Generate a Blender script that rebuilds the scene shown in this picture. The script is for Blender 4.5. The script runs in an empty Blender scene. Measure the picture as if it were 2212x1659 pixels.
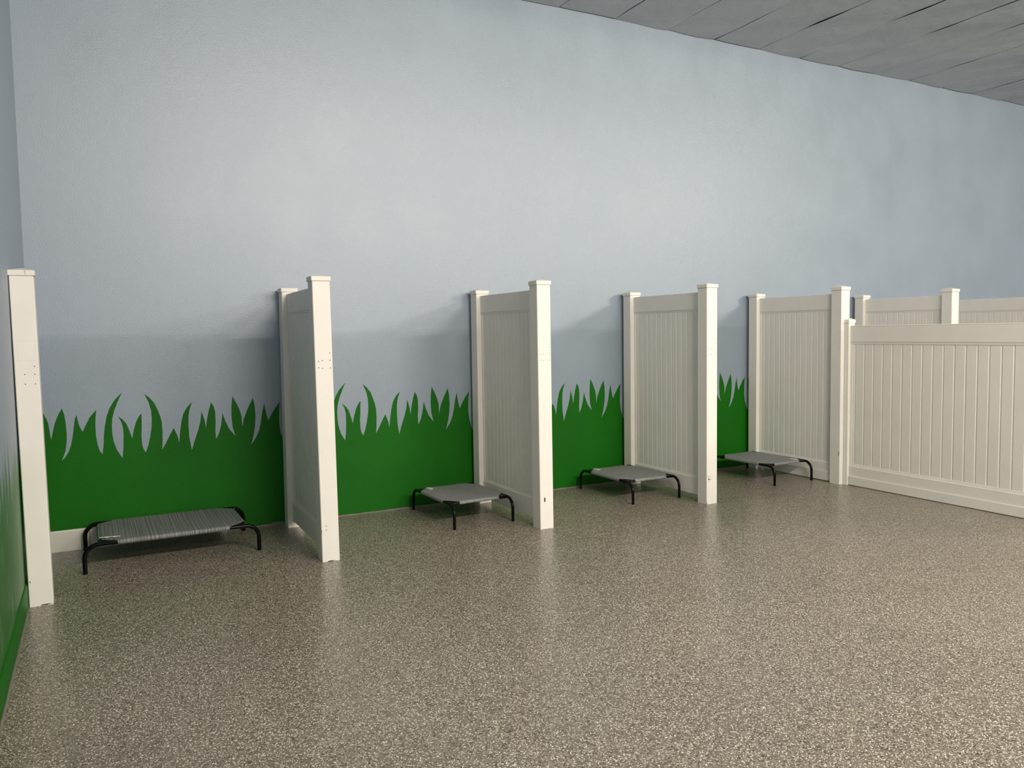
import bpy, math, random
from mathutils import Vector, Matrix
from mathutils.geometry import tessellate_polygon
random.seed(4)
C = bpy.context.scene.collection
S = bpy.context.scene

# ------------------------------------------------------------------ camera
CAM = (0.4332, -6.9289, 1.634)
YAW, PIT, ROL, FPX = 0.4875, -0.0653, -0.0154, 1699.0
F = Vector((math.sin(YAW)*math.cos(PIT), math.cos(YAW)*math.cos(PIT), math.sin(PIT)))
Rv = Vector((math.cos(YAW), -math.sin(YAW), 0)); Uv = Rv.cross(F)
R2 = Rv*math.cos(ROL)+Uv*math.sin(ROL); U2 = -Rv*math.sin(ROL)+Uv*math.cos(ROL)
cd = bpy.data.cameras.new('camera'); co = bpy.data.objects.new('camera', cd); C.objects.link(co)
m = Matrix((R2, U2, -F)).transposed().to_4x4(); m.translation = Vector(CAM); co.matrix_world = m
cd.sensor_width = 36.0; cd.lens = FPX/2212*36.0; cd.clip_start = 0.05; cd.clip_end = 100
S.camera = co

# ------------------------------------------------------------------ world, lights, exposure
w = bpy.data.worlds.new('world'); S.world = w; w.use_nodes = True
w.node_tree.nodes['Background'].inputs[0].default_value = (0.75, 0.8, 0.85, 1)
w.node_tree.nodes['Background'].inputs[1].default_value = 0.02
S.view_settings.view_transform = 'Standard'; S.view_settings.look = 'None'
S.view_settings.gamma = 1; S.view_settings.use_curve_mapping = False
S.view_settings.exposure = 0.11
HC = 4.88
# (x, y, power) of the linear fixtures hung below the ceiling, all behind the camera; the far row is added fill, not a known source
LAMPS = [(3.25, -8.3, 300), (6.5, -8.3, 212), (11.8, -8.3, 370), (2.0, -12.0, 80), (9.0, -12.0, 50), (14.6, -12.0, 60)]
for i, (lx, ly, lp) in enumerate(LAMPS):
    for side in (1, -1):      # the wrap-round lens throws light to both sides and down
        ld = bpy.data.lights.new('lamp_light', 'AREA'); ld.shape = 'RECTANGLE'
        ld.size = 2.3; ld.size_y = 0.07; ld.energy = lp; ld.color = (1.0, 0.92, 0.80)
        lo = bpy.data.objects.new('lamp_light', ld); C.objects.link(lo); lo.location = (lx, ly+0.03*side, 4.55)
        lo.rotation_euler = (math.radians(62*side), 0, 0)

# ------------------------------------------------------------------ materials
def newmat(name):
    mt = bpy.data.materials.new(name); mt.use_nodes = True
    nt = mt.node_tree; b = nt.nodes['Principled BSDF']
    return mt, nt, b
def N(nt, kind, **kw):
    n = nt.nodes.new(kind)
    for k, v in kw.items(): setattr(n, k, v)
    return n
def L(nt, a, b): nt.links.new(a, b)
def coords(nt, scale=(1, 1, 1)):
    tc = N(nt, 'ShaderNodeTexCoord'); mp = N(nt, 'ShaderNodeMapping')
    mp.inputs['Scale'].default_value = scale
    L(nt, tc.outputs['Object'], mp.inputs[0]); return mp.outputs[0]
def noise(nt, vec, scale, detail=3, rough=0.5):
    n = N(nt, 'ShaderNodeTexNoise'); n.inputs['Scale'].default_value = scale
    n.inputs['Detail'].default_value = detail; n.inputs['Roughness'].default_value = rough
    L(nt, vec, n.inputs['Vector']); return n.outputs[0]
def ramp(nt, fac, stops, interp='LINEAR'):
    r = N(nt, 'ShaderNodeValToRGB'); r.color_ramp.interpolation = interp
    e = r.color_ramp.elements
    while len(e) < len(stops): e.new(0.5)
    for k, (p, c) in enumerate(stops): e[k].position = p; e[k].color = (*c, 1) if len(c) == 3 else c
    L(nt, fac, r.inputs[0]); return r.outputs[0]
def bump(nt, b, h, strength, dist):
    n = N(nt, 'ShaderNodeBump'); n.inputs['Strength'].default_value = strength
    n.inputs['Distance'].default_value = dist
    L(nt, h, n.inputs['Height']); L(nt, n.outputs[0], b.inputs['Normal'])
def mixc(nt, fac, a, b, mode='MIX'):
    n = N(nt, 'ShaderNodeMix', data_type='RGBA', blend_type=mode)
    for sock, v in ((n.inputs[0], fac), (n.inputs[6], a), (n.inputs[7], b)):
        if isinstance(v, (int, float)): sock.default_value = v
        elif isinstance(v, tuple): sock.default_value = (*v, 1)
        else: L(nt, v, sock)
    return n.outputs[2]
def math_(nt, op, a, b=0.0, c=None):
    n = N(nt, 'ShaderNodeMath', operation=op)
    for k, v in enumerate((a, b) if c is None else (a, b, c)):
        if isinstance(v, (int, float)): n.inputs[k].default_value = v
        else: L(nt, v, n.inputs[k])
    return n.outputs[0]
def mrange(nt, v, a, b, c=0.0, d=1.0):
    n = N(nt, 'ShaderNodeMapRange'); n.interpolation_type = 'SMOOTHSTEP'
    L(nt, v, n.inputs[0])
    for k, x in enumerate((a, b, c, d)): n.inputs[k+1].default_value = x
    return n.outputs[0]

BLUE = (0.262, 0.316, 0.385); GREEN = (0.006, 0.112, 0.003)

def mat_blue():
    mt, nt, b = newmat('blue_wall_paint'); v = coords(nt)
    sep = N(nt, 'ShaderNodeSeparateXYZ'); L(nt, v, sep.inputs[0])
    roll = noise(nt, coords(nt, (1.0, 1, 0.75)), 1.6, 5, 0.6)
    c = ramp(nt, roll, [(0.3, tuple(x*0.93 for x in BLUE)), (0.7, tuple(x*1.06 for x in BLUE))])
    # the lower coat of paint, cut in at about shoulder height, is a touch deeper and smoother
    wob = noise(nt, coords(nt, (1, 1, 1)), 3.0, 3)
    zz = math_(nt, 'ADD', sep.outputs[2], math_(nt, 'MULTIPLY', wob, 0.05))
    low = mrange(nt, zz, 1.655, 1.715, 1.0, 0.0)
    c2 = mixc(nt, math_(nt, "MULTIPLY", low, 0.27), c, (0.150, 0.195, 0.235))
    # thin horizontal scuffs
    sc = noise(nt, coords(nt, (1.1, 1, 22)), 1.7, 5, 0.62)
    scm = mrange(nt, sc, 0.72, 0.78, 0.0, 0.25)
    c3 = mixc(nt, scm, c2, (0.2, 0.23, 0.26))
    L(nt, c3, b.inputs['Base Color'])
    b.inputs['Roughness'].default_value = 0.42
    b.inputs['Specular IOR Level'].default_value = 0.9
    rr = mrange(nt, roll, 0.3, 0.7, 0.36, 0.44); L(nt, rr, b.inputs['Roughness'])
    peel = noise(nt, v, 105, 4, 0.6); big = noise(nt, v, 6, 2)
    h = math_(nt, 'ADD', peel, math_(nt, 'MULTIPLY', big, 0.8))
    bump(nt, b, h, 0.34, 0.006)
    return mt
def mat_green():
    mt, nt, b = newmat('green_grass_paint'); v = coords(nt)
    n = noise(nt, v, 1.6, 3)
    c = ramp(nt, n, [(0.35, tuple(x*0.92 for x in GREEN)), (0.65, tuple(x*1.08 for x in GREEN))])
    sc = noise(nt, coords(nt, (3, 1, 14)), 3.0, 5, 0.65)
    c2 = mixc(nt, mrange(nt, sc, 0.70, 0.76, 0.0, 0.25), c, (0.05, 0.17, 0.04))
    L(nt, c2, b.inputs['Base Color']); b.inputs['Roughness'].default_value = 0.5; b.inputs['Specular IOR Level'].default_value = 0.18
    bump(nt, b, noise(nt, v, 70, 3, 0.6), 0.25, 0.004)
    return mt
def mat_left():
    mt, nt, b = newmat('streaked_mural_paint'); v = coords(nt)
    sep = N(nt, 'ShaderNodeSeparateXYZ'); L(nt, v, sep.inputs[0])
    st = noise(nt, coords(nt, (1, 26, 0.7)), 1.0, 4, 0.6)
    edge = math_(nt, 'ADD', sep.outputs[2], math_(nt, 'MULTIPLY', st, -0.95))
    up = mrange(nt, edge, 0.30, 0.56)
    dry = noise(nt, coords(nt, (1, 9, 3)), 1.0, 5, 0.7)
    g = mixc(nt, mrange(nt, dry, 0.48, 0.68, 0.0, 0.5), GREEN, (0.12, 0.24, 0.13))
    c = mixc(nt, up, g, tuple(x*0.95 for x in BLUE))
    L(nt, c, b.inputs['Base Color']); b.inputs['Roughness'].default_value = 0.4
    bump(nt, b, noise(nt, v, 70, 3, 0.6), 0.3, 0.004)
    return mt
def mat_floor():
    mt, nt, b = newmat('flake_epoxy_floor'); v = coords(nt)
    warp = N(nt, 'ShaderNodeTexNoise'); warp.inputs['Scale'].default_value = 120; L(nt, v, warp.inputs['Vector'])
    vm = N(nt, 'ShaderNodeVectorMath', operation='MULTIPLY_ADD')
    L(nt, warp.outputs['Color'], vm.inputs[0]); vm.inputs[1].default_value = (0.006,)*3; L(nt, v, vm.inputs[2])
    def cells(scale):
        vo = N(nt, 'ShaderNodeTexVoronoi'); vo.inputs['Scale'].default_value = scale
        vo.inputs['Randomness'].default_value = 1.0
        L(nt, vm.outputs[0], vo.inputs['Vector'])
        s = N(nt, 'ShaderNodeSeparateColor'); L(nt, vo.outputs['Color'], s.inputs[0]); return s.outputs
    a = cells(150); bb = cells(240)
    base = ramp(nt, a[0], [(0.0, (0.060, 0.048, 0.034)), (0.13, (0.156, 0.134, 0.102)), (0.5, (0.202, 0.174, 0.135)), (0.83, (0.275, 0.24, 0.19))], 'CONSTANT')
    fine = ramp(nt, bb[1], [(0.0, (0, 0, 0)), (0.88, (1, 1, 1))], 'CONSTANT')
    c = mixc(nt, fine, base, (0.70, 0.66, 0.56))
    fine2 = ramp(nt, bb[2], [(0.0, (1, 1, 1)), (0.10, (0, 0, 0))], 'CONSTANT')
    c = mixc(nt, fine2, c, (0.07, 0.055, 0.04))
    patch = noise(nt, v, 0.7, 3)
    c = mixc(nt, 1.0, c, ramp(nt, patch, [(0.3, (0.93, 0.93, 0.93)), (0.7, (1.05, 1.04, 1.03))]), 'MULTIPLY')
    L(nt, c, b.inputs['Base Color'])
    b.inputs['Roughness'].default_value = 0.30
    b.inputs['Specular IOR Level'].default_value = 0.5
    bump(nt, b, noise(nt, v, 55, 3, 0.5), 0.12, 0.004)
    return mt
def mat_plain(name, col, rough, bumpamt=0.0, bscale=60, dirt=0.0, metallic=0, spec=0.5):
    mt, nt, b = newmat(name); v = coords(nt)
    n = noise(nt, v, 3.5, 4, 0.6)
    c = ramp(nt, n, [(0.3, tuple(x*(0.97-dirt) for x in col)), (0.6, col)])
    L(nt, c, b.inputs['Base Color']); b.inputs['Roughness'].default_value = rough
    b.inputs['Metallic'].default_value = metallic; b.inputs['Specular IOR Level'].default_value = spec
    if bumpamt: bump(nt, b, noise(nt, v, bscale, 3), bumpamt, 0.003)
    return mt
def mat_ceiling():
    mt, nt, b = newmat('painted_ceiling_blanket'); v = coords(nt)
    n = noise(nt, v, 1.1, 4, 0.6)
    c = ramp(nt, n, [(0.3, (0.455, 0.49, 0.525)), (0.7, (0.51, 0.545, 0.58))])
    L(nt, c, b.inputs['Base Color']); b.inputs['Roughness'].default_value = 0.6
    cr = noise(nt, coords(nt, (1, 0.6, 1)), 3.5, 5, 0.62)
    bump(nt, b, cr, 0.5, 0.035)
    return mt
def mat_fabric(name, ribs):
    mt, nt, b = newmat(name)
    tc = N(nt, 'ShaderNodeTexCoord'); v = tc.outputs['Object']
    sep = N(nt, 'ShaderNodeSeparateXYZ'); L(nt, v, sep.inputs[0])
    if ribs:
        st = noise(nt, coords(nt, (150, 0.8, 1)), 1.0, 2, 0.6)
        wob = noise(nt, coords(nt, (14, 0.5, 1)), 1.0, 1)
        per = math_(nt, 'FRACT', math_(nt, 'ADD', math_(nt, 'MULTIPLY', sep.outputs[0], 44.0), math_(nt, 'MULTIPLY', wob, 2.0)))
        c0 = ramp(nt, st, [(0.36, (0.125, 0.13, 0.128)), (0.64, (0.225, 0.23, 0.222))])
        k = ramp(nt, per, [(0.0, (0.6,)*3), (0.10, (0.6,)*3), (0.18, (0.95,)*3), (0.26, (0.95,)*3), (0.32, (1.3,)*3), (0.42, (1.3,)*3), (0.50, (0.95,)*3), (0.92, (0.95,)*3), (1.0, (0.6,)*3)])
        c = mixc(nt, 1.0, c0, k, 'MULTIPLY'); half = 0.35
        bump(nt, b, st, 0.4, 0.002)
    else:
        wx = noise(nt, coords(nt, (260, 60, 1)), 1.0, 1); wy = noise(nt, coords(nt, (60, 260, 1)), 1.0, 1)
        st = math_(nt, 'MULTIPLY', math_(nt, 'ADD', wx, wy), 0.5)
        c = ramp(nt, st, [(0.40, (0.165, 0.167, 0.163)), (0.60, (0.255, 0.255, 0.246))]); half = 0.28
        bump(nt, b, st, 0.3, 0.001)
    # stitched hem: a pale thread line 75 mm in from the long edges
    dy = math_(nt, 'ABSOLUTE', math_(nt, 'SUBTRACT', math_(nt, 'ABSOLUTE', sep.outputs[1]), half-0.075))
    hem = math_(nt, 'LESS_THAN', dy, 0.0018)
    c = mixc(nt, math_(nt, 'MULTIPLY', hem, 0.45), c, (0.42, 0.42, 0.40))
    L(nt, c, b.inputs['Base Color']); b.inputs['Roughness'].default_value = 0.62
    return mt

M = dict(blue=mat_blue(), green=mat_green(), left=mat_left(), floor=mat_floor(), ceiling=mat_ceiling(),
         vinyl=mat_plain('white_vinyl', (0.775, 0.742, 0.69), 0.5, dirt=0.01, spec=0.22),
         hole=mat_plain('dark_hole', (0.01, 0.008, 0.007), 0.9),
         ghost=mat_plain('scraped_vinyl', (0.68, 0.635, 0.57), 0.7, dirt=0.1),
         base=mat_plain('scuffed_white_baseboard', (0.60, 0.58, 0.52), 0.5, dirt=0.1),
         grout=mat_plain('dirty_caulk', (0.17, 0.15, 0.12), 0.7, dirt=0.2),
         dark=mat_plain('dark_void', (0.02, 0.02, 0.02), 0.9),
         black=mat_plain('black_powder_coat', (0.003, 0.003, 0.0034), 0.22, spec=0.14),
         fab=mat_fabric('grey_mesh_fabric', False), ribfab=mat_fabric('ribbed_grey_mesh_fabric', True),
         tag=mat_plain('white_tag', (0.85, 0.86, 0.82), 0.5), ink=mat_plain('tag_ink', (0.12, 0.12, 0.12), 0.6),
         film=mat_plain('clear_film', (0.75, 0.78, 0.76), 0.12),
         lamp=mat_plain('lamp_housing', (0.7, 0.7, 0.7), 0.5))

# ------------------------------------------------------------------ mesh helpers
class MB:
    def __init__(s): s.v = []; s.f = []; s.mi = []; s.sm = []
    def add(s, vs, fs, mi=0, smooth=False):
        o = len(s.v); s.v += [tuple(p) for p in vs]
        for f in fs: s.f.append([o+i for i in f]); s.mi.append(mi); s.sm.append(smooth)
    def box(s, a, b, mi=0):
        (x0, y0, z0), (x1, y1, z1) = a, b
        vs = [(x, y, z) for z in (z0, z1) for y in (y0, y1) for x in (x0, x1)]
        s.add(vs, [(0, 2, 3, 1), (4, 5, 7, 6), (0, 1, 5, 4), (2, 6, 7, 3), (0, 4, 6, 2), (1, 3, 7, 5)], mi)
    def prism(s, poly, fn, lo, hi, mi=0, caps=True, smooth=False):
        """extrude a closed 2D outline; fn(a, b, t) gives the 3D point"""
        n = len(poly)
        vs = [fn(a, b, lo) for a, b in poly]+[fn(a, b, hi) for a, b in poly]
        s.add(vs, [(i, (i+1) % n, n+(i+1) % n, n+i) for i in range(n)], mi, smooth)
        if caps:
            tri = tessellate_polygon([[Vector((a, b, 0)) for a, b in poly]])
            s.add(vs[:n], [tuple(reversed(t)) for t in tri], mi); s.add(vs[n:], [tuple(t) for t in tri], mi)
    def tube(s, pts, r, mi=0, seg=14, ends=True):
        pts = [Vector(p) for p in pts]; rings = []
        t0 = (pts[1]-pts[0]).normalized(); up = Vector((0, 0, 1)) if abs(t0.z) < 0.9 else Vector((1, 0, 0))
        nrm = t0.cross(up).normalized()
        for i, p in enumerate(pts):
            t = (pts[min(i+1, len(pts)-1)]-pts[max(i-1, 0)]).normalized()
            nrm = (nrm-t*nrm.dot(t)).normalized(); bn = t.cross(nrm)
            rings.append([p+(nrm*math.cos(k*2*math.pi/seg)+bn*math.sin(k*2*math.pi/seg))*r for k in range(seg)])
        vs = [q for rg in rings for q in rg]; fs = []
        for i in range(len(rings)-1):
            for k in range(seg):
                fs.append((i*seg+k, i*seg+(k+1) % seg, (i+1)*seg+(k+1) % seg, (i+1)*seg+k))
        s.add(vs, fs, mi, True)
        if ends:
            s.add(rings[0], [tuple(range(seg))], mi); s.add(rings[-1], [tuple(range(seg))], mi)
    def build(s, name, mats, parent=None, loc=(0, 0, 0)):
        me = bpy.data.meshes.new(name); me.from_pydata(s.v, [], s.f)
        for mt in (mats if isinstance(mats, (list, tuple)) else [mats]): me.materials.append(mt)
        me.polygons.foreach_set('material_index', s.mi); me.polygons.foreach_set('use_smooth', s.sm)
        import bmesh
        bm = bmesh.new(); bm.from_mesh(me); bmesh.ops.recalc_face_normals(bm, faces=bm.faces); bm.to_mesh(me); bm.free()
        o = bpy.data.objects.new(name, me); C.objects.link(o); o.location = loc
        if parent: o.parent = parent
        return o
def struct(o): o['kind'] = 'structure'; return o
def thing(name, label, cat, loc=(0, 0, 0), rz=0.0, group=None):
    o = bpy.data.objects.new(name, None); C.objects.link(o); o.location = loc; o.rotation_euler = (0, 0, rz)
    o['label'] = label; o['category'] = cat
    if group: o['group'] = group
    return o

# ------------------------------------------------------------------ room shell
RX, RY = 17.0, -14.0
mb = MB(); mb.box((-0.2, RY-0.2, -0.1), (RX+0.2, 0.2, 0)); struct(mb.build('floor', M['floor']))

# mural on the back wall: one stencil of grass blades, repeated every 1.8 m
TR = [(95,370),(120,518),(150,375),(180,300),(212,245),(232,300),(245,375),(254,470),(252,540),(243,610),(212,692),(240,665),(270,615),(290,560),(303,490),
 (318,370),(324,330),(337,300),(345,340),(362,400),(389,445),(415,390),(450,320),(505,257),(499,330),(498,400),(503,480),(518,560),(535,605),(558,638),(568,560),(570,480),(578,400),
 (594,310),(620,240),(660,175),(725,108),(695,170),(660,260),(642,330),(638,390),(642,460),(655,530),(682,600),(730,670),(738,580),(738,480),(733,410),
 (718,360),(690,312),(730,340),(762,375),(790,440),(812,500),(825,430),(845,360),(868,315),(892,285),(893,400),(891,480),(897,550),(908,590),(929,620),(950,560),(965,490),
 (978,400),(979,330),(972,260),(950,190),(913,122),(960,155),(1000,200),(1030,260),(1050,310),(1064,360),(1071,440),(1072,520),(1068,597),(1100,540),(1140,460),(1166,413),
 (1185,450),(1203,490),(1213,540),(1220,450),(1232,360),(1248,290),(1280,235),(1324,190),(1302,250),(1292,310),(1293,400),(1300,490),(1322,602),(1345,520),(1375,430),(1393,360),
 (1398,320),(1403,268),(1418,310),(1432,355),(1441,410),(1450,340),(1465,260),(1485,193),(1508,230),(1520,275),(1524,350),(1522,430),(1528,507),(1552,460),(1570,390),
 (1583,285),(1605,350),(1640,420),(1692,480),(1668,400),(1658,300),(1659,220),(1666,142),(1695,190),(1725,250),(1745,310),(1752,400),(1765,330),(1800,240),(1842,155),
 (1858,230),(1864,310),(1862,380),(1850,470),(1828,555),(1870,490),(1895,430),(1910,360),(1922,270),(1938,198),(1950,260),(1962,310),(1975,348),(2000,295),(2035,235),(2072,185),
 (2066,270),(2067,370),(2078,450),(2110,545)]
def wallpt(u, v):
    d = F + R2*((u-1106)/FPX) - U2*((v-829.5)/FPX); t = -CAM[1]/d.y
    return CAM[0]+t*d.x, CAM[2]+t*d.z
tile = [wallpt(80+a/3.95, 820+b/3.95) for a, b in TR]
outline = [(-0.2, 1.0), (0.02, 1.09), wallpt(80+22/3.95, 820+235/3.95), wallpt(80+60/3.95, 820+300/3.95)]
for k in range(7):
    if k:
        xs, zs = outline[-1]; x0 = tile[0][0]+1.8*k
        outline.append((xs+0.03, zs-0.03)); outline.append(((xs+x0)/2, 1.06)); outline.append((x0-0.015, 1.075))
    outline += [(x+1.8*k, z) for x, z in tile]
XE = outline[-1][0]
outline.append((XE+0.1, 0.95)); outline.append((RX, 0.95)); 
mb = MB()
lo = outline+[(RX, 0.0), (-0.2, 0.0)]; hi = outline+[(RX, HC+0.3), (-0.2, HC+0.3)]
for poly, mi in ((lo, 1), (hi, 0)):
    mb.add([(x, 0, z) for x, z in poly], [tuple(t) for t in tessellate_polygon([[Vector((x, z, 0)) for x, z in poly]])], mi)
mb.box((-0.2, 0.02, 0), (RX, 0.2, HC+0.3))
o = mb.build('wall_back', [M['blue'], M['green']]); struct(o)
# keep the mural faces facing the room
for p in o.data.polygons:
    if abs(p.normal.y) > 0.9 and abs(o.data.vertices[p.vertices[0]].co.y) < 1e-6 and p.normal.y > 0: p.flip()

mb = MB(); mb.box((-0.2, RY, 0), (0, 0.0, HC+0.3)); struct(mb.build('wall_left', M['left']))
mb = MB(); mb.box((RX, RY, 0), (RX+0.2, 0.2, HC+0.3)); struct(mb.build('wall_right', M['blue']))
mb = MB(); mb.box((-0.2, RY-0.2, 0), (RX+0.2, RY, HC+0.3)); struct(mb.build('wall_front', M['blue']))

# ceiling: blankets 0.68 m wide running away from the wall, butted with thin dark cracks
mb = MB(); P = 0.678; X0 = 4.709-7*P
mb.box((-0.2, RY, HC+0.24), (RX, 0.0, HC+0.29), 1)
ny = 60
for k in range(28):
    xa, xb = X0+k*P, X0+(k+1)*P
    if xa > RX: break
    rs = random.Random(50+k); ph = [rs.uniform(0, 6.28) for _ in range(8)]
    dz = rs.uniform(-0.003, 0.003); sag = rs.uniform(0.003, 0.008)
    def ga(y, q=ph): return 0.0036+0.005*max(0, math.sin(y*1.7+q[0])*math.sin(y*0.6+q[1]))+0.006*max(0.0, math.sin(y*2.9+q[2]))**6
    vs = []; prof = [-1, -1, -0.9, -0.6, -0.2, 0.2, 0.6, 0.9, 1, 1]
    for j in range(ny+1):
        y = RY*(j/ny)**1.8
        y = min(y, -0.012-0.006*math.sin(k*2.1))
        for i, t in enumerate(prof):
            a, b = xa+ga(y), xb-ga(y+3)
            x = (a+b)/2+t*(b-a)/2+0.003*math.sin(y*2.3+ph[4]+t)
            z = HC+dz-sag*(1-abs(t)**2.6)+0.004*math.sin(y*3.1+ph[5]+2*t)+0.0025*math.sin(y*8+ph[6]+3*t)
            if i in (0, len(prof)-1): z += 0.004
            vs.append((x, y, z))
    n = len(prof)
    mb.add(vs, [(j*n+i, j*n+i+1, (j+1)*n+i+1, (j+1)*n+i) for j in range(ny) for i in range(1, n-2)], 0, True)
    mb.add(vs, [(j*n+i, j*n+i+1, (j+1)*n+i+1, (j+1)*n+i) for j in range(ny) for i in (0, n-2)], 0)
    # end at the wall turned up
    mb.add([vs[i] for i in range(n)]+[(vs[i][0], vs[i][1], vs[i][2]+0.004) for i in range(n)], [(i, i+1, n+i+1, n+i) for i in range(n-1)], 0)
struct(mb.build('ceiling', [M['ceiling'], M['dark']]))

# skirting
mb = MB(); mb.prism([(0, 0), (-0.016, 0), (-0.016, 0.150), (-0.010, 0.163), (0, 0.163)], lambda a, b, t: (t, a, b), 0.0, 0.340)
mb.prism([(0, 0), (-0.016, 0), (-0.016, 0.150), (-0.010, 0.163), (0, 0.163)], lambda a, b, t: (t, a, b), 0.3435, 1.36)
struct(mb.build('baseboard_back', M['base']))
mb = MB(); mb.prism([(0, 0), (0.012, 0), (0.012, 0.135), (0.006, 0.145), (0, 0.145)], lambda a, b, t: (a, t, b), RY, 0.0)
struct(mb.build('baseboard_left', M['green']))
# ragged caulk line where the wall meets the floor
mb = MB(); rs = random.Random(3); pts = []
x = 1.36
while x < RX:
    pts.append((x, 0.008+rs.uniform(0, 0.006)+(0.014 if 1.74 < x < 1.84 else 0))); x += 0.03
vs = []
for x, h in pts: vs += [(x, -0.008, 0), (x, -0.003, h), (x, 0, h)]
mb.add(vs, [(3*i+j, 3*i+3+j, 3*i+4+j, 3*i+1+j) for i in range(len(pts)-1) for j in (0, 1)])
struct(mb.build('trim_1', M['grout']))
mb = MB(); vs = []; n = 160
for i in range(n+1):
    y = -1.5-i*0.05; h = 0.005+rs.uniform(0, 0.005); vs += [(0.020+rs.uniform(0, 0.004), y, 0), (0.014, y, h), (0.012, y, h)]
mb.add(vs, [(3*i+j, 3*i+3+j, 3*i+4+j, 3*i+1+j) for i in range(n) for j in (0, 1)])
struct(mb.build('trim_2', M['grout']))

# ------------------------------------------------------------------ vinyl fence pieces
HW = 0.0635; CW = 0.071; YF, YB = -1.3511, -0.1803; HF, HB = 2.0523, 2.0353
def rsq(h, c=0.004):   # square outline with eased corners
    return [(-h+c, -h), (h-c, -h), (h, -h+c), (h, h-c), (h-c, h), (-h+c, h), (-h, h-c), (-h, -h+c)]
def post(parent, x, yc, H, wx=HW, wy=HW, lean=(0, 0), marks=None, seam=False, name='post'):
    """lean = shift in x at foot and at the top"""
    top = H-0.012; mb = MB()
    sx = lambda z: x+lean[0]*(1-z/2)+lean[1]*z/2
    out = [(a*wx/HW, b*wy/HW) for a, b in rsq(HW)]
    mb.prism(out, lambda a, b, z: (sx(z)+a, yc+b, z), 0.0, top)
    if marks:
        for kind, dx, z, w_, h_ in marks:
            n = 10; yy = yc-wy
            if kind == 'hole' or kind == 'rag':
                rr = random.Random(int(z*999)+int(dx*999))
                ring = [(dx+w_/2*math.cos(6.283*k/n)*(rr.uniform(0.6, 1.15) if kind == 'rag' else 1), z+h_/2*math.sin(6.283*k/n)*(rr.uniform(0.8, 1.1) if kind == 'rag' else 1)) for k in range(n)]
                mb.prism(ring, lambda a, b, t: (sx(b)+a, yy+t, b), -0.0006, 0.001, 1)
            elif kind == 'side':
                mb.prism([(z-h_/2, dx), (z+h_/2, dx-w_), (z+h_/2, dx+w_*0.3), (z-h_/2, dx+w_)], lambda a, b, t: (sx(a)-wx+t, yc+b, a), -0.0006, 0.001, 1)
            else:   # ghost outline of a removed plate
                t_ = 0.0013
                for (a0, b0, a1, b1) in ((-w_/2, -h_/2, w_/2, -h_/2+t_), (-w_/2, h_/2-t_, w_/2, h_/2), (-w_/2, -h_/2, -w_/2+t_, h_/2), (w_/2-t_, -h_/2, w_/2, h_/2)):
                    mb.box((sx(z)+dx+a0, yy-0.0005, z+b0), (sx(z)+dx+a1, yy+0.001, z+b1), 2)
    po = mb.build(name, [M['vinyl'], M['hole'], M['ghost']], parent)
    mb = MB(); ox = CW/HW*wx if wx == HW else wx+0.0065; oy = CW if wy == HW else wy+0.0065
    out = [(a*ox/HW, b*oy/HW) for a, b in rsq(HW)]
    z1 = H-0.032; cx = sx(H); n = len(out)
    vs = []
    for z, s in ((z1, 1.0), (z1+0.004, 1.02), (z1+0.006, 0.985), (H-0.004, 1.0), (H, 0.97), (H+0.016, 0.05)):
        vs += [(cx+a*s, yc+b*s, z) for a, b in out]
    mb.add(vs, [(r*n+i, r*n+(i+1) % n, (r+1)*n+(i+1) % n, (r+1)*n+i) for r in range(5) for i in range(n)]+[tuple(range(5*n, 6*n)), tuple(range(n))])
    if seam:
        mb.box((cx+0.022, yc-oy-0.0004, z1+0.004), (cx+0.0235, yc-oy+0.001, H-0.001), 1)
    mb.build('post_cap', [M['vinyl'], M['hole']], po)
    return po
def rail(parent, xa, xb, ya, yb, z0, z1, name, lip=0.022, lip_at='bottom', t=0.0225, ridge=False):
    """hollow rail running from ya (wall) to yb (room), with a stepped lip on the panel side"""
    zi = [(z0, 0.0130), (z0+lip*0.25, 0.0150), (z0+lip*0.85, 0.0185), (z0+lip, t), (z1-0.003, t), (z1, t-0.003)]
    if ridge: zi = [(z0, 0.0135), (z0+lip*0.35, 0.0180), (z0+lip*0.5, 0.0160), (z0+lip*0.9, 0.0200), (z0+lip, t), (z0+lip+.004, t), (z1-0.016, t), (z1-0.013, t-0.003), (z1-0.010, t), (z1-0.003, t), (z1, t-0.003)]
    if lip_at == 'top': zi = [(z0+z1-z, a) for z, a in reversed(zi)]
    out = [(-a, z) for z, a in zi]+[(a, z) for z, a in reversed(zi)]
    mb = MB()
    f = lambda a, b, s: (xa+(xb-xa)*s+a, ya+(yb-ya)*s, b)
    mb.prism(out, f, 0.0, 1.0)
    return mb.build(name, M['vinyl'], parent)
def panel(parent, xa, xb, ya, yb, z0, z1, joints, th=0.012, gw=0.012, gd=0.007):
    """tongue-and-groove boards between two rails; joints are y positions, largest first"""
    ys = [(ya, th)]
    for j in joints:
        ys += [(j+gw/2, th), (j, th-gd), (j-gw*0.36, th-gd), (j-gw*0.5, th)]
    ys.append((yb, th))
    out = [(-a, y) for y, a in ys]+[(a, y) for y, a in reversed(ys)]
    mb = MB()
    f = lambda a, b, z: (xa+(xb-xa)*(ya-b)/(ya-yb)+a, b, z)
    mb.prism(out, f, z0, z1)
    return mb.build('board_panel', M['vinyl'], parent)
def channel(parent, x, y, z0, z1, sgn):
    """slim U channel that holds the panel edge against a post"""
    mb = MB(); d = 0.028*sgn
    for s in (-1, 1): 
        a, b = sorted((x+s*0.0165, x+s*0.0105)); c, e = sorted((y, y+d)); mb.box((a, c, z0), (b, e, z1))
    return mb.build('panel_channel', M['vinyl'], parent)
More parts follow.
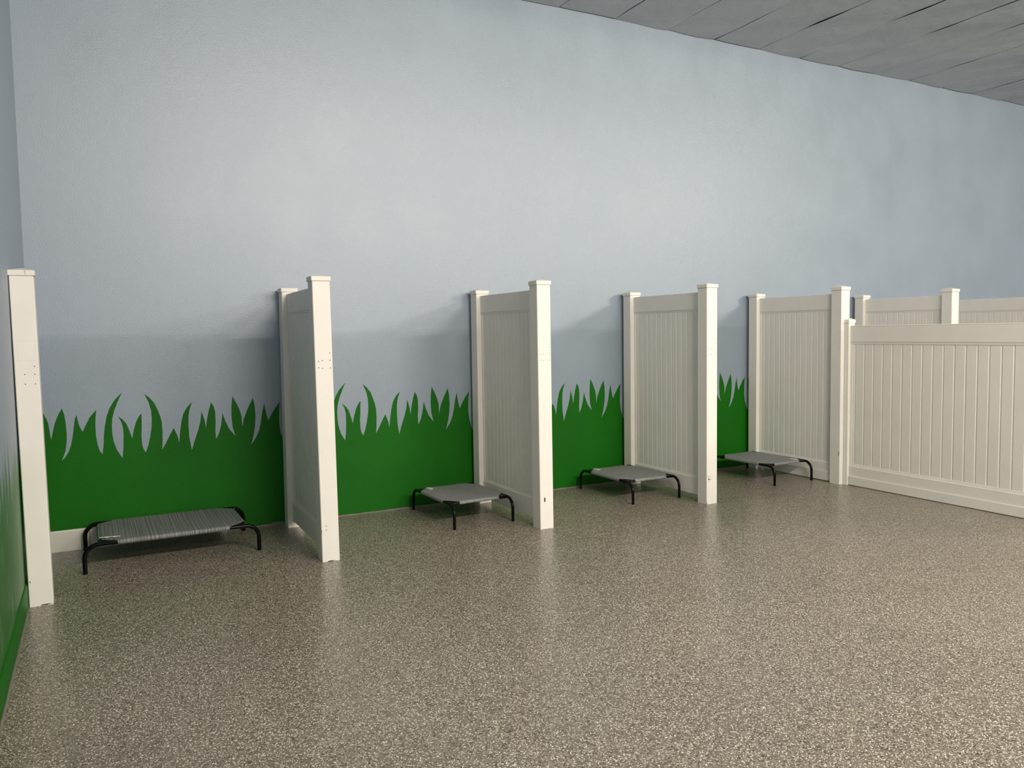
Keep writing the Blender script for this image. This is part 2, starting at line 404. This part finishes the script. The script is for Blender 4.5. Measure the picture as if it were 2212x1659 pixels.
def partition(X, label, marks=None, lf=(0, 0), lb=(0, 0), kick=False, by=0.0):
    t = thing('privacy_fence_partition', label, 'fence partition', (X, 0, 0), group='white vinyl partitions between the bays')
    yfc, ybc = YF+HW, YB+HW
    post(t, 0, ybc, HB, lean=lb)
    post(t, 0, yfc, HF, lean=lf, marks=marks)
    ya, yb = YB+0.002, YF+2*HW-0.002
    mxb = (lb[0]+lb[1])/2; mxf = (lf[0]+lf[1])/2
    rail(t, lb[1], lf[1], ya, yb, 1.806, 1.985, 'top_rail')
    rail(t, lb[0], lf[0], ya, yb, 0.012 if kick else 0.056, 0.240 if not kick else 0.218, 'bottom_rail', lip_at='top')
    js = [-0.255-0.0760*k for k in range(12) if -0.255-0.076*k > yb+0.03]
    panel(t, mxb, mxf, ya, yb, 0.232 if not kick else 0.21, 1.812, js)
    channel(t, mxb, ya, 0.24 if not kick else .218, 1.806, -1); channel(t, mxf, yb, 0.24 if not kick else .218, 1.806, 1)
    if kick:
        mb = MB(); c = 0.02
        mb.prism([(ya, 0.030), (ya-0.004, 0.016), (ya-0.018, 0.010), (yb, 0.010), (yb, 0.109), (ya-c, 0.109), (ya-0.006, 0.109-0.006), (ya, 0.109-c)], lambda a, b, x: (x, a, b), -0.034, -0.0222)
        mb.prism([(yb+0.041, 0.090), (yb+0.045, 0.094), (yb+0.049, 0.090), (yb+0.045, 0.086)], lambda a, b, x: (x, a, b), -0.0346, -0.033, 1)
        mb.build('kick_board', [M['vinyl'], M['hole']], t)
    return t
H6 = [('hole', 0.045, 1.508, .0072, .0072), ('hole', 0.045, 1.457, .0072, .0072), ('hole', 0.046, 1.402, .0072, .0072),
      ('hole', -0.038, 1.450, .0072, .0072), ('hole', -0.011, 1.456, .0072, .0072), ('hole', -0.038, 1.406, .0072, .0072), ('hole', -0.010, 1.401, .0072, .0072)]
H6s = [(k, a, b, c*.8, d*.8) for k, a, b, c, d in H6]
partition(1.8894, 'white vinyl partition seen nearly edge-on, just right of the longest ribbed cot', 
          H6+[('hole', -0.028, 0.262, .006, .008), ('hole', -0.028, 0.232, .006, .008), ('ghost', -0.045, 0.247, .035, .068), ('rag', -0.062, 0.225, .004, .02), ('rag', 0.0, 0.003, .06, .006)],
          lf=(-0.004, -0.017), lb=(0.004, 0.016))
partition(3.7035, 'white vinyl partition whose front post has a single black slot near its foot',
          H6s+[('rag', -0.020, 0.245, .014, .046), ('ghost', -0.036, 0.243, .042, .072), ('side', -0.053, 0.27, .002, .006), ('side', -0.053, 0.222, .002, .006)], lf=(-0.002, -0.008), lb=(0.002, 0.003))
partition(5.4973, 'white vinyl partition with a scuffed ragged patch low on its front post, between the two cots at right',
          H6s+[('ghost', -0.036, 0.243, .036, .062), ('rag', -0.037, 0.236, .015, .022), ('rag', -0.045, 0.262, .012, .008), ('hole', -0.02, 0.256, .005, .006), ('rag', -0.016, 0.232, .008, .010), ('rag', -0.04, 0.212, .012, .004), ('side', -0.054, 1.46, .002, .006), ('side', -0.054, 1.39, .002, .006), ('side', -0.053, 0.27, .002, .006), ('side', -0.053, 0.205, .002, .006), ('rag', -0.062, 0.012, .004, .02)])
partition(7.2998, 'white vinyl partition with low kick board behind the farthest cot, joined to the low fence',
          [('side', -0.05, 0.32, .005, .045), ('side', -0.045, 0.235, .002, .006), ('side', -0.045, 1.43, .002, .006)], kick=True)
partition(9.1274, 'white vinyl partition beyond the low fence, its two capped posts rising above the rail')
partition(10.952, 'white vinyl partition farthest right, only its top rail seen above the low fence')

# post by the left wall
t = thing('fence_post', 'lone white vinyl fence post against the left wall, cracked cap and screw holes', 'fence post', (0.0787, 0, 0))
post(t, 0, YF-0.018+HW, HF, lean=(0, -0.0118), seam=True, marks=[('hole', 0.040, 1.474, .006, .006), ('hole', 0.041, 1.427, .006, .006), ('hole', 0.041, 1.368, .006, .006), ('hole', -0.012, 1.427, .006, .006), ('hole', -0.012, 1.368, .006, .006), ('ghost', 0.005, 1.57, .092, .12), ('rag', -0.052, 0.155, .004, .02), ('rag', 0.02, 0.005, .07, .007)])

# low long fence running towards the camera
t = thing('low_privacy_fence', 'long low white vinyl fence of vertical boards with a kick board, at right', 'fence', (7.330, -1.354, 0))
post(t, 0, -0.026, 1.712, wx=0.046, wy=0.025, name='end_post')
y0, y1 = -0.052, -2.62
rail(t, 0, 0, y0, y1, 1.458, 1.652, 'top_rail', lip=0.030, ridge=True)
rail(t, 0, 0, y0, y1, 0.008, 0.226, 'bottom_rail', lip=0.030, lip_at='top')
panel(t, 0, 0, y0, y1, 0.215, 1.464, [-0.108-0.1051*k for k in range(24) if -0.108-0.1051*k > y1+0.03], gw=0.016, gd=0.009)
channel(t, 0, y0, 0.226, 1.458, -1)
mb = MB()
mb.prism([(y0, 0.007), (y1, 0.007), (y1, 0.093), (y0-0.012, 0.093), (y0, 0.082)], lambda a, b, x: (x, a, b), -0.036, -0.0222)
mb.prism([(y0-0.030, 0.078), (y0-0.026, 0.082), (y0-0.022, 0.078), (y0-0.026, 0.074)], lambda a, b, x: (x, a, b), -0.0366, -0.035, 1)
mb.build('kick_board', [M['vinyl'], M['hole']], t)
post(t, 0, y1-HW, 1.712)

# ------------------------------------------------------------------ raised dog cots
def cot(name, label, x, y, rz, Lx, Wy, fab, tag_at=None, r=0.0130, film=False, group='raised dog cots'):
    """long rails run along local x; legs bend up into them at the four corners"""
    t = thing(name, label, 'dog cot', (x, y, 0), rz, group)
    Z, R = 0.199, 0.092; hx, hy = Lx/2, Wy/2
    for sy in (-1, 1):
        for sx in (-1, 1):
            pts = [(sx*hx, sy*hy, 0.0), (sx*hx, sy*hy, 0.05), (sx*hx, sy*hy, Z-R)]
            pts += [(sx*(hx-R+R*math.cos(a)), sy*hy, Z-R+R*math.sin(a)) for a in [k*math.pi/2/10 for k in range(1, 11)]]
            pts += [(sx*(hx-R-0.02), sy*hy, Z)]
            mb = MB(); mb.tube(pts, r)
            mb.prism([(sx*hx+1.03*r*math.cos(k*math.pi/7), sy*hy+1.03*r*math.sin(k*math.pi/7)) for k in range(14)], lambda a, b, z: (a, b, z), 0.0, 0.008)
            mb.build('leg', M['black'], t)
        mb = MB(); mb.tube([(-hx+R+0.018, sy*hy, Z), (hx-R-0.018, sy*hy, Z)], r*0.97)
        mb.build('side_rail', M['black'], t)
    for sx in (-1, 1):
        ex = sx*(hx-0.098); mb = MB()
        mb.tube([(ex, -hy+0.004, Z-0.001), (ex, hy-0.004, Z-0.001)], r*0.92)
        for sy in (-1, 1): mb.box((min(ex-0.016, ex+0.016), min(sy*hy, sy*(hy-0.035)), Z-0.010), (max(ex-0.016, ex+0.016), max(sy*hy, sy*(hy-0.035)), Z+0.006))
        for sy in (-1, 1): mb.prism([(ex+sx*0.010, sy*hy), (ex+sx*0.010, sy*(hy-0.085)), (ex-sx*0.012, sy*(hy-0.085)), (ex-sx*0.105, sy*(hy-0.010)), (ex-sx*0.105, sy*hy)], lambda a, b, z: (a, b, z), Z-0.008, Z+0.007)
        mb.build('cross_bar', M['black'], t)
    # fabric sheet with clipped corners, wrapped round rails and bars
    ex, ey = hx-0.098, hy; cx, cy = 0.115, 0.090
    Nx, Ny = 36, 20; rr = r+0.0025
    def edge_y(x):      # half width of the sheet at x (concave corner cut)
        d = (abs(x)-(ex-cx))/cx
        return ey if d <= 0 else ey-cy*min(1, d)**1.25
    mb = MB(); xs = [-ex+2*ex*i/Nx for i in range(Nx+1)]
    # refine near the clipped corners
    xs = sorted(set([round(q, 5) for q in xs+[s*(ex-cx*k/8) for s in (-1, 1) for k in range(9)]]))
    vs = []; cols = 0
    for x in xs:
        h = edge_y(x); row = []
        ex_d = (abs(x)-(ex-cx))/cx
        full = ex_d <= 0.0001
        wrap = [(h+rr*math.sin(a), Z+rr*math.cos(a)) for a in [math.pi*1.12, math.pi*0.9, math.pi*0.68, math.pi*0.47, math.pi*0.28, math.pi*0.12]]
        if not full:
            k = max(0.0, 1-ex_d*6); wrap = [(h+(yy-h)*k, (Z+rr)+(zz-Z-rr)*k-0.003*(1-k)*(5-j)/5) for j, (yy, zz) in enumerate(wrap)]
        inner = [(h*(1-2*j/Ny)) for j in range(Ny+1)]
        prof = []
        for yy, zz in wrap: prof.append((-yy, zz))
        for yy in reversed(inner):
            s_ = (1-(yy/h)**2)*(1-(x/ex)**4)
            prof.append((yy, Z+rr-0.008*s_+0.0008*math.sin(x*23+yy*17)))
        for yy, zz in reversed(wrap): prof.append((yy, zz))
        cols = len(prof); vs += [(x, yy, zz) for yy, zz in prof]
    n = len(xs)
    mb.add(vs, [(i*cols+j, (i+1)*cols+j, (i+1)*cols+j+1, i*cols+j+1) for i in range(n-1) for j in range(cols-1)], 0, True)
    # ends turned down over the cross bars
    for s, i0 in ((-1, 0), (1, n-1)):
        row = [vs[i0*cols+j] for j in range(6, cols-6)]; w2 = []
        steps = [(0, 0), (0.35, 0.001), (0.75, 0.006), (1.0, 0.014), (0.95, 0.022), (0.5, 0.0275), (0, 0.029)]
        for a, b in steps: w2 += [(p[0]+s*rr*a, p[1], p[2]-b) for p in row]
        q = len(row)
        mb.add(w2, [(a*q+j, (a+1)*q+j, (a+1)*q+j+1, a*q+j+1) for a in range(len(steps)-1) for j in range(q-1)], 0, True)
    # stitched hem lines
    mats = [M[fab], M['ink'], M['film']]
    if film:   # crumpled clear film left on one corner
        fv = []; 
        for i in range(9):
            for j in range(4):
                fv.append((-ex-0.004+i*0.017, -hy+0.095+j*0.010-i*0.004, Z+rr+0.003+0.004*abs(math.sin(i*2.1+j*1.7))))
        mb.add(fv, [(i*4+j, i*4+4+j, i*4+5+j, i*4+1+j) for i in range(8) for j in range(3)], 2, True)
    fo = mb.build('fabric_bed', mats, t)
    so = fo.modifiers.new('thickness', 'SOLIDIFY'); so.thickness = 0.0016; so.offset = 0
    if tag_at:
        sx, sy = tag_at; mb = MB()
        xa = sx*(ex-0.055); ya = sy*(hy-0.100); z = Z+rr+0.0015
        mb.box((xa-0.042, ya-0.018, z-0.001), (xa+0.042, ya+0.018, z+0.0015))
        for k in range(4): mb.box((xa-0.028+k*0.014, ya-0.010, z), (xa-0.022+k*0.014, ya+0.008, z+0.0019), 1)
        o = mb.build('care_label', [M['tag'], M['ink']], t); o['label'] = 'small white printed label'
    return t
cot('dog_cot', 'longest cot, ribbed grey fabric, lying lengthwise along the wall by the left post', 0.898, -0.418, 0.004, 1.175, 0.700, 'ribfab', r=0.0150, film=True)
# the smaller cots stand end-on to the wall: local +x points at the camera side
def cot_s(label, x, y, deg, tag_at, Lx=0.890): return cot('dog_cot', label, x, y, math.radians(-90+deg), Lx, 0.560, 'fab', tag_at)
cot_s('grey cot between the first and second partitions, white label on its corner', 3.292, -0.530, 1.5, (-1, -1))
cot_s('grey cot between the second and third partitions, white label on its back left corner', 5.134, -0.535, 0.5, (-1, -1))
cot_s('farthest grey cot, half hidden behind the third partition, white label on its front right corner', 6.898, -0.580, 1.5, (1, 1), 0.915)

# ------------------------------------------------------------------ ceiling light fixtures (behind the camera; far row added as fill)
LAMP_LABEL = ['white strip light in the nearer ceiling row, closest to the left wall', 'white strip light in the middle of the nearer ceiling row', 'white strip light in the nearer ceiling row, farthest from the left wall', 'added unseen fill light in the far ceiling row, closest to the left wall', 'added unseen fill light in the middle of the far ceiling row', 'added unseen fill light in the far ceiling row, farthest from the left wall']
for i, (lx, ly, lp) in enumerate(LAMPS):
    t = thing('strip_light', LAMP_LABEL[i], 'ceiling light', (lx, ly, 4.60), group='strip lights')
    mb = MB(); mb.box((-1.2, -0.14, 0.0), (1.2, 0.14, 0.07)); mb.build('housing', M['lamp'], t)
    for s in (-0.9, 0.9):
        mb = MB(); mb.tube([(s, 0, 0.06), (s, 0, 0.30)], 0.006); mb.build('hanger', M['lamp'], t)
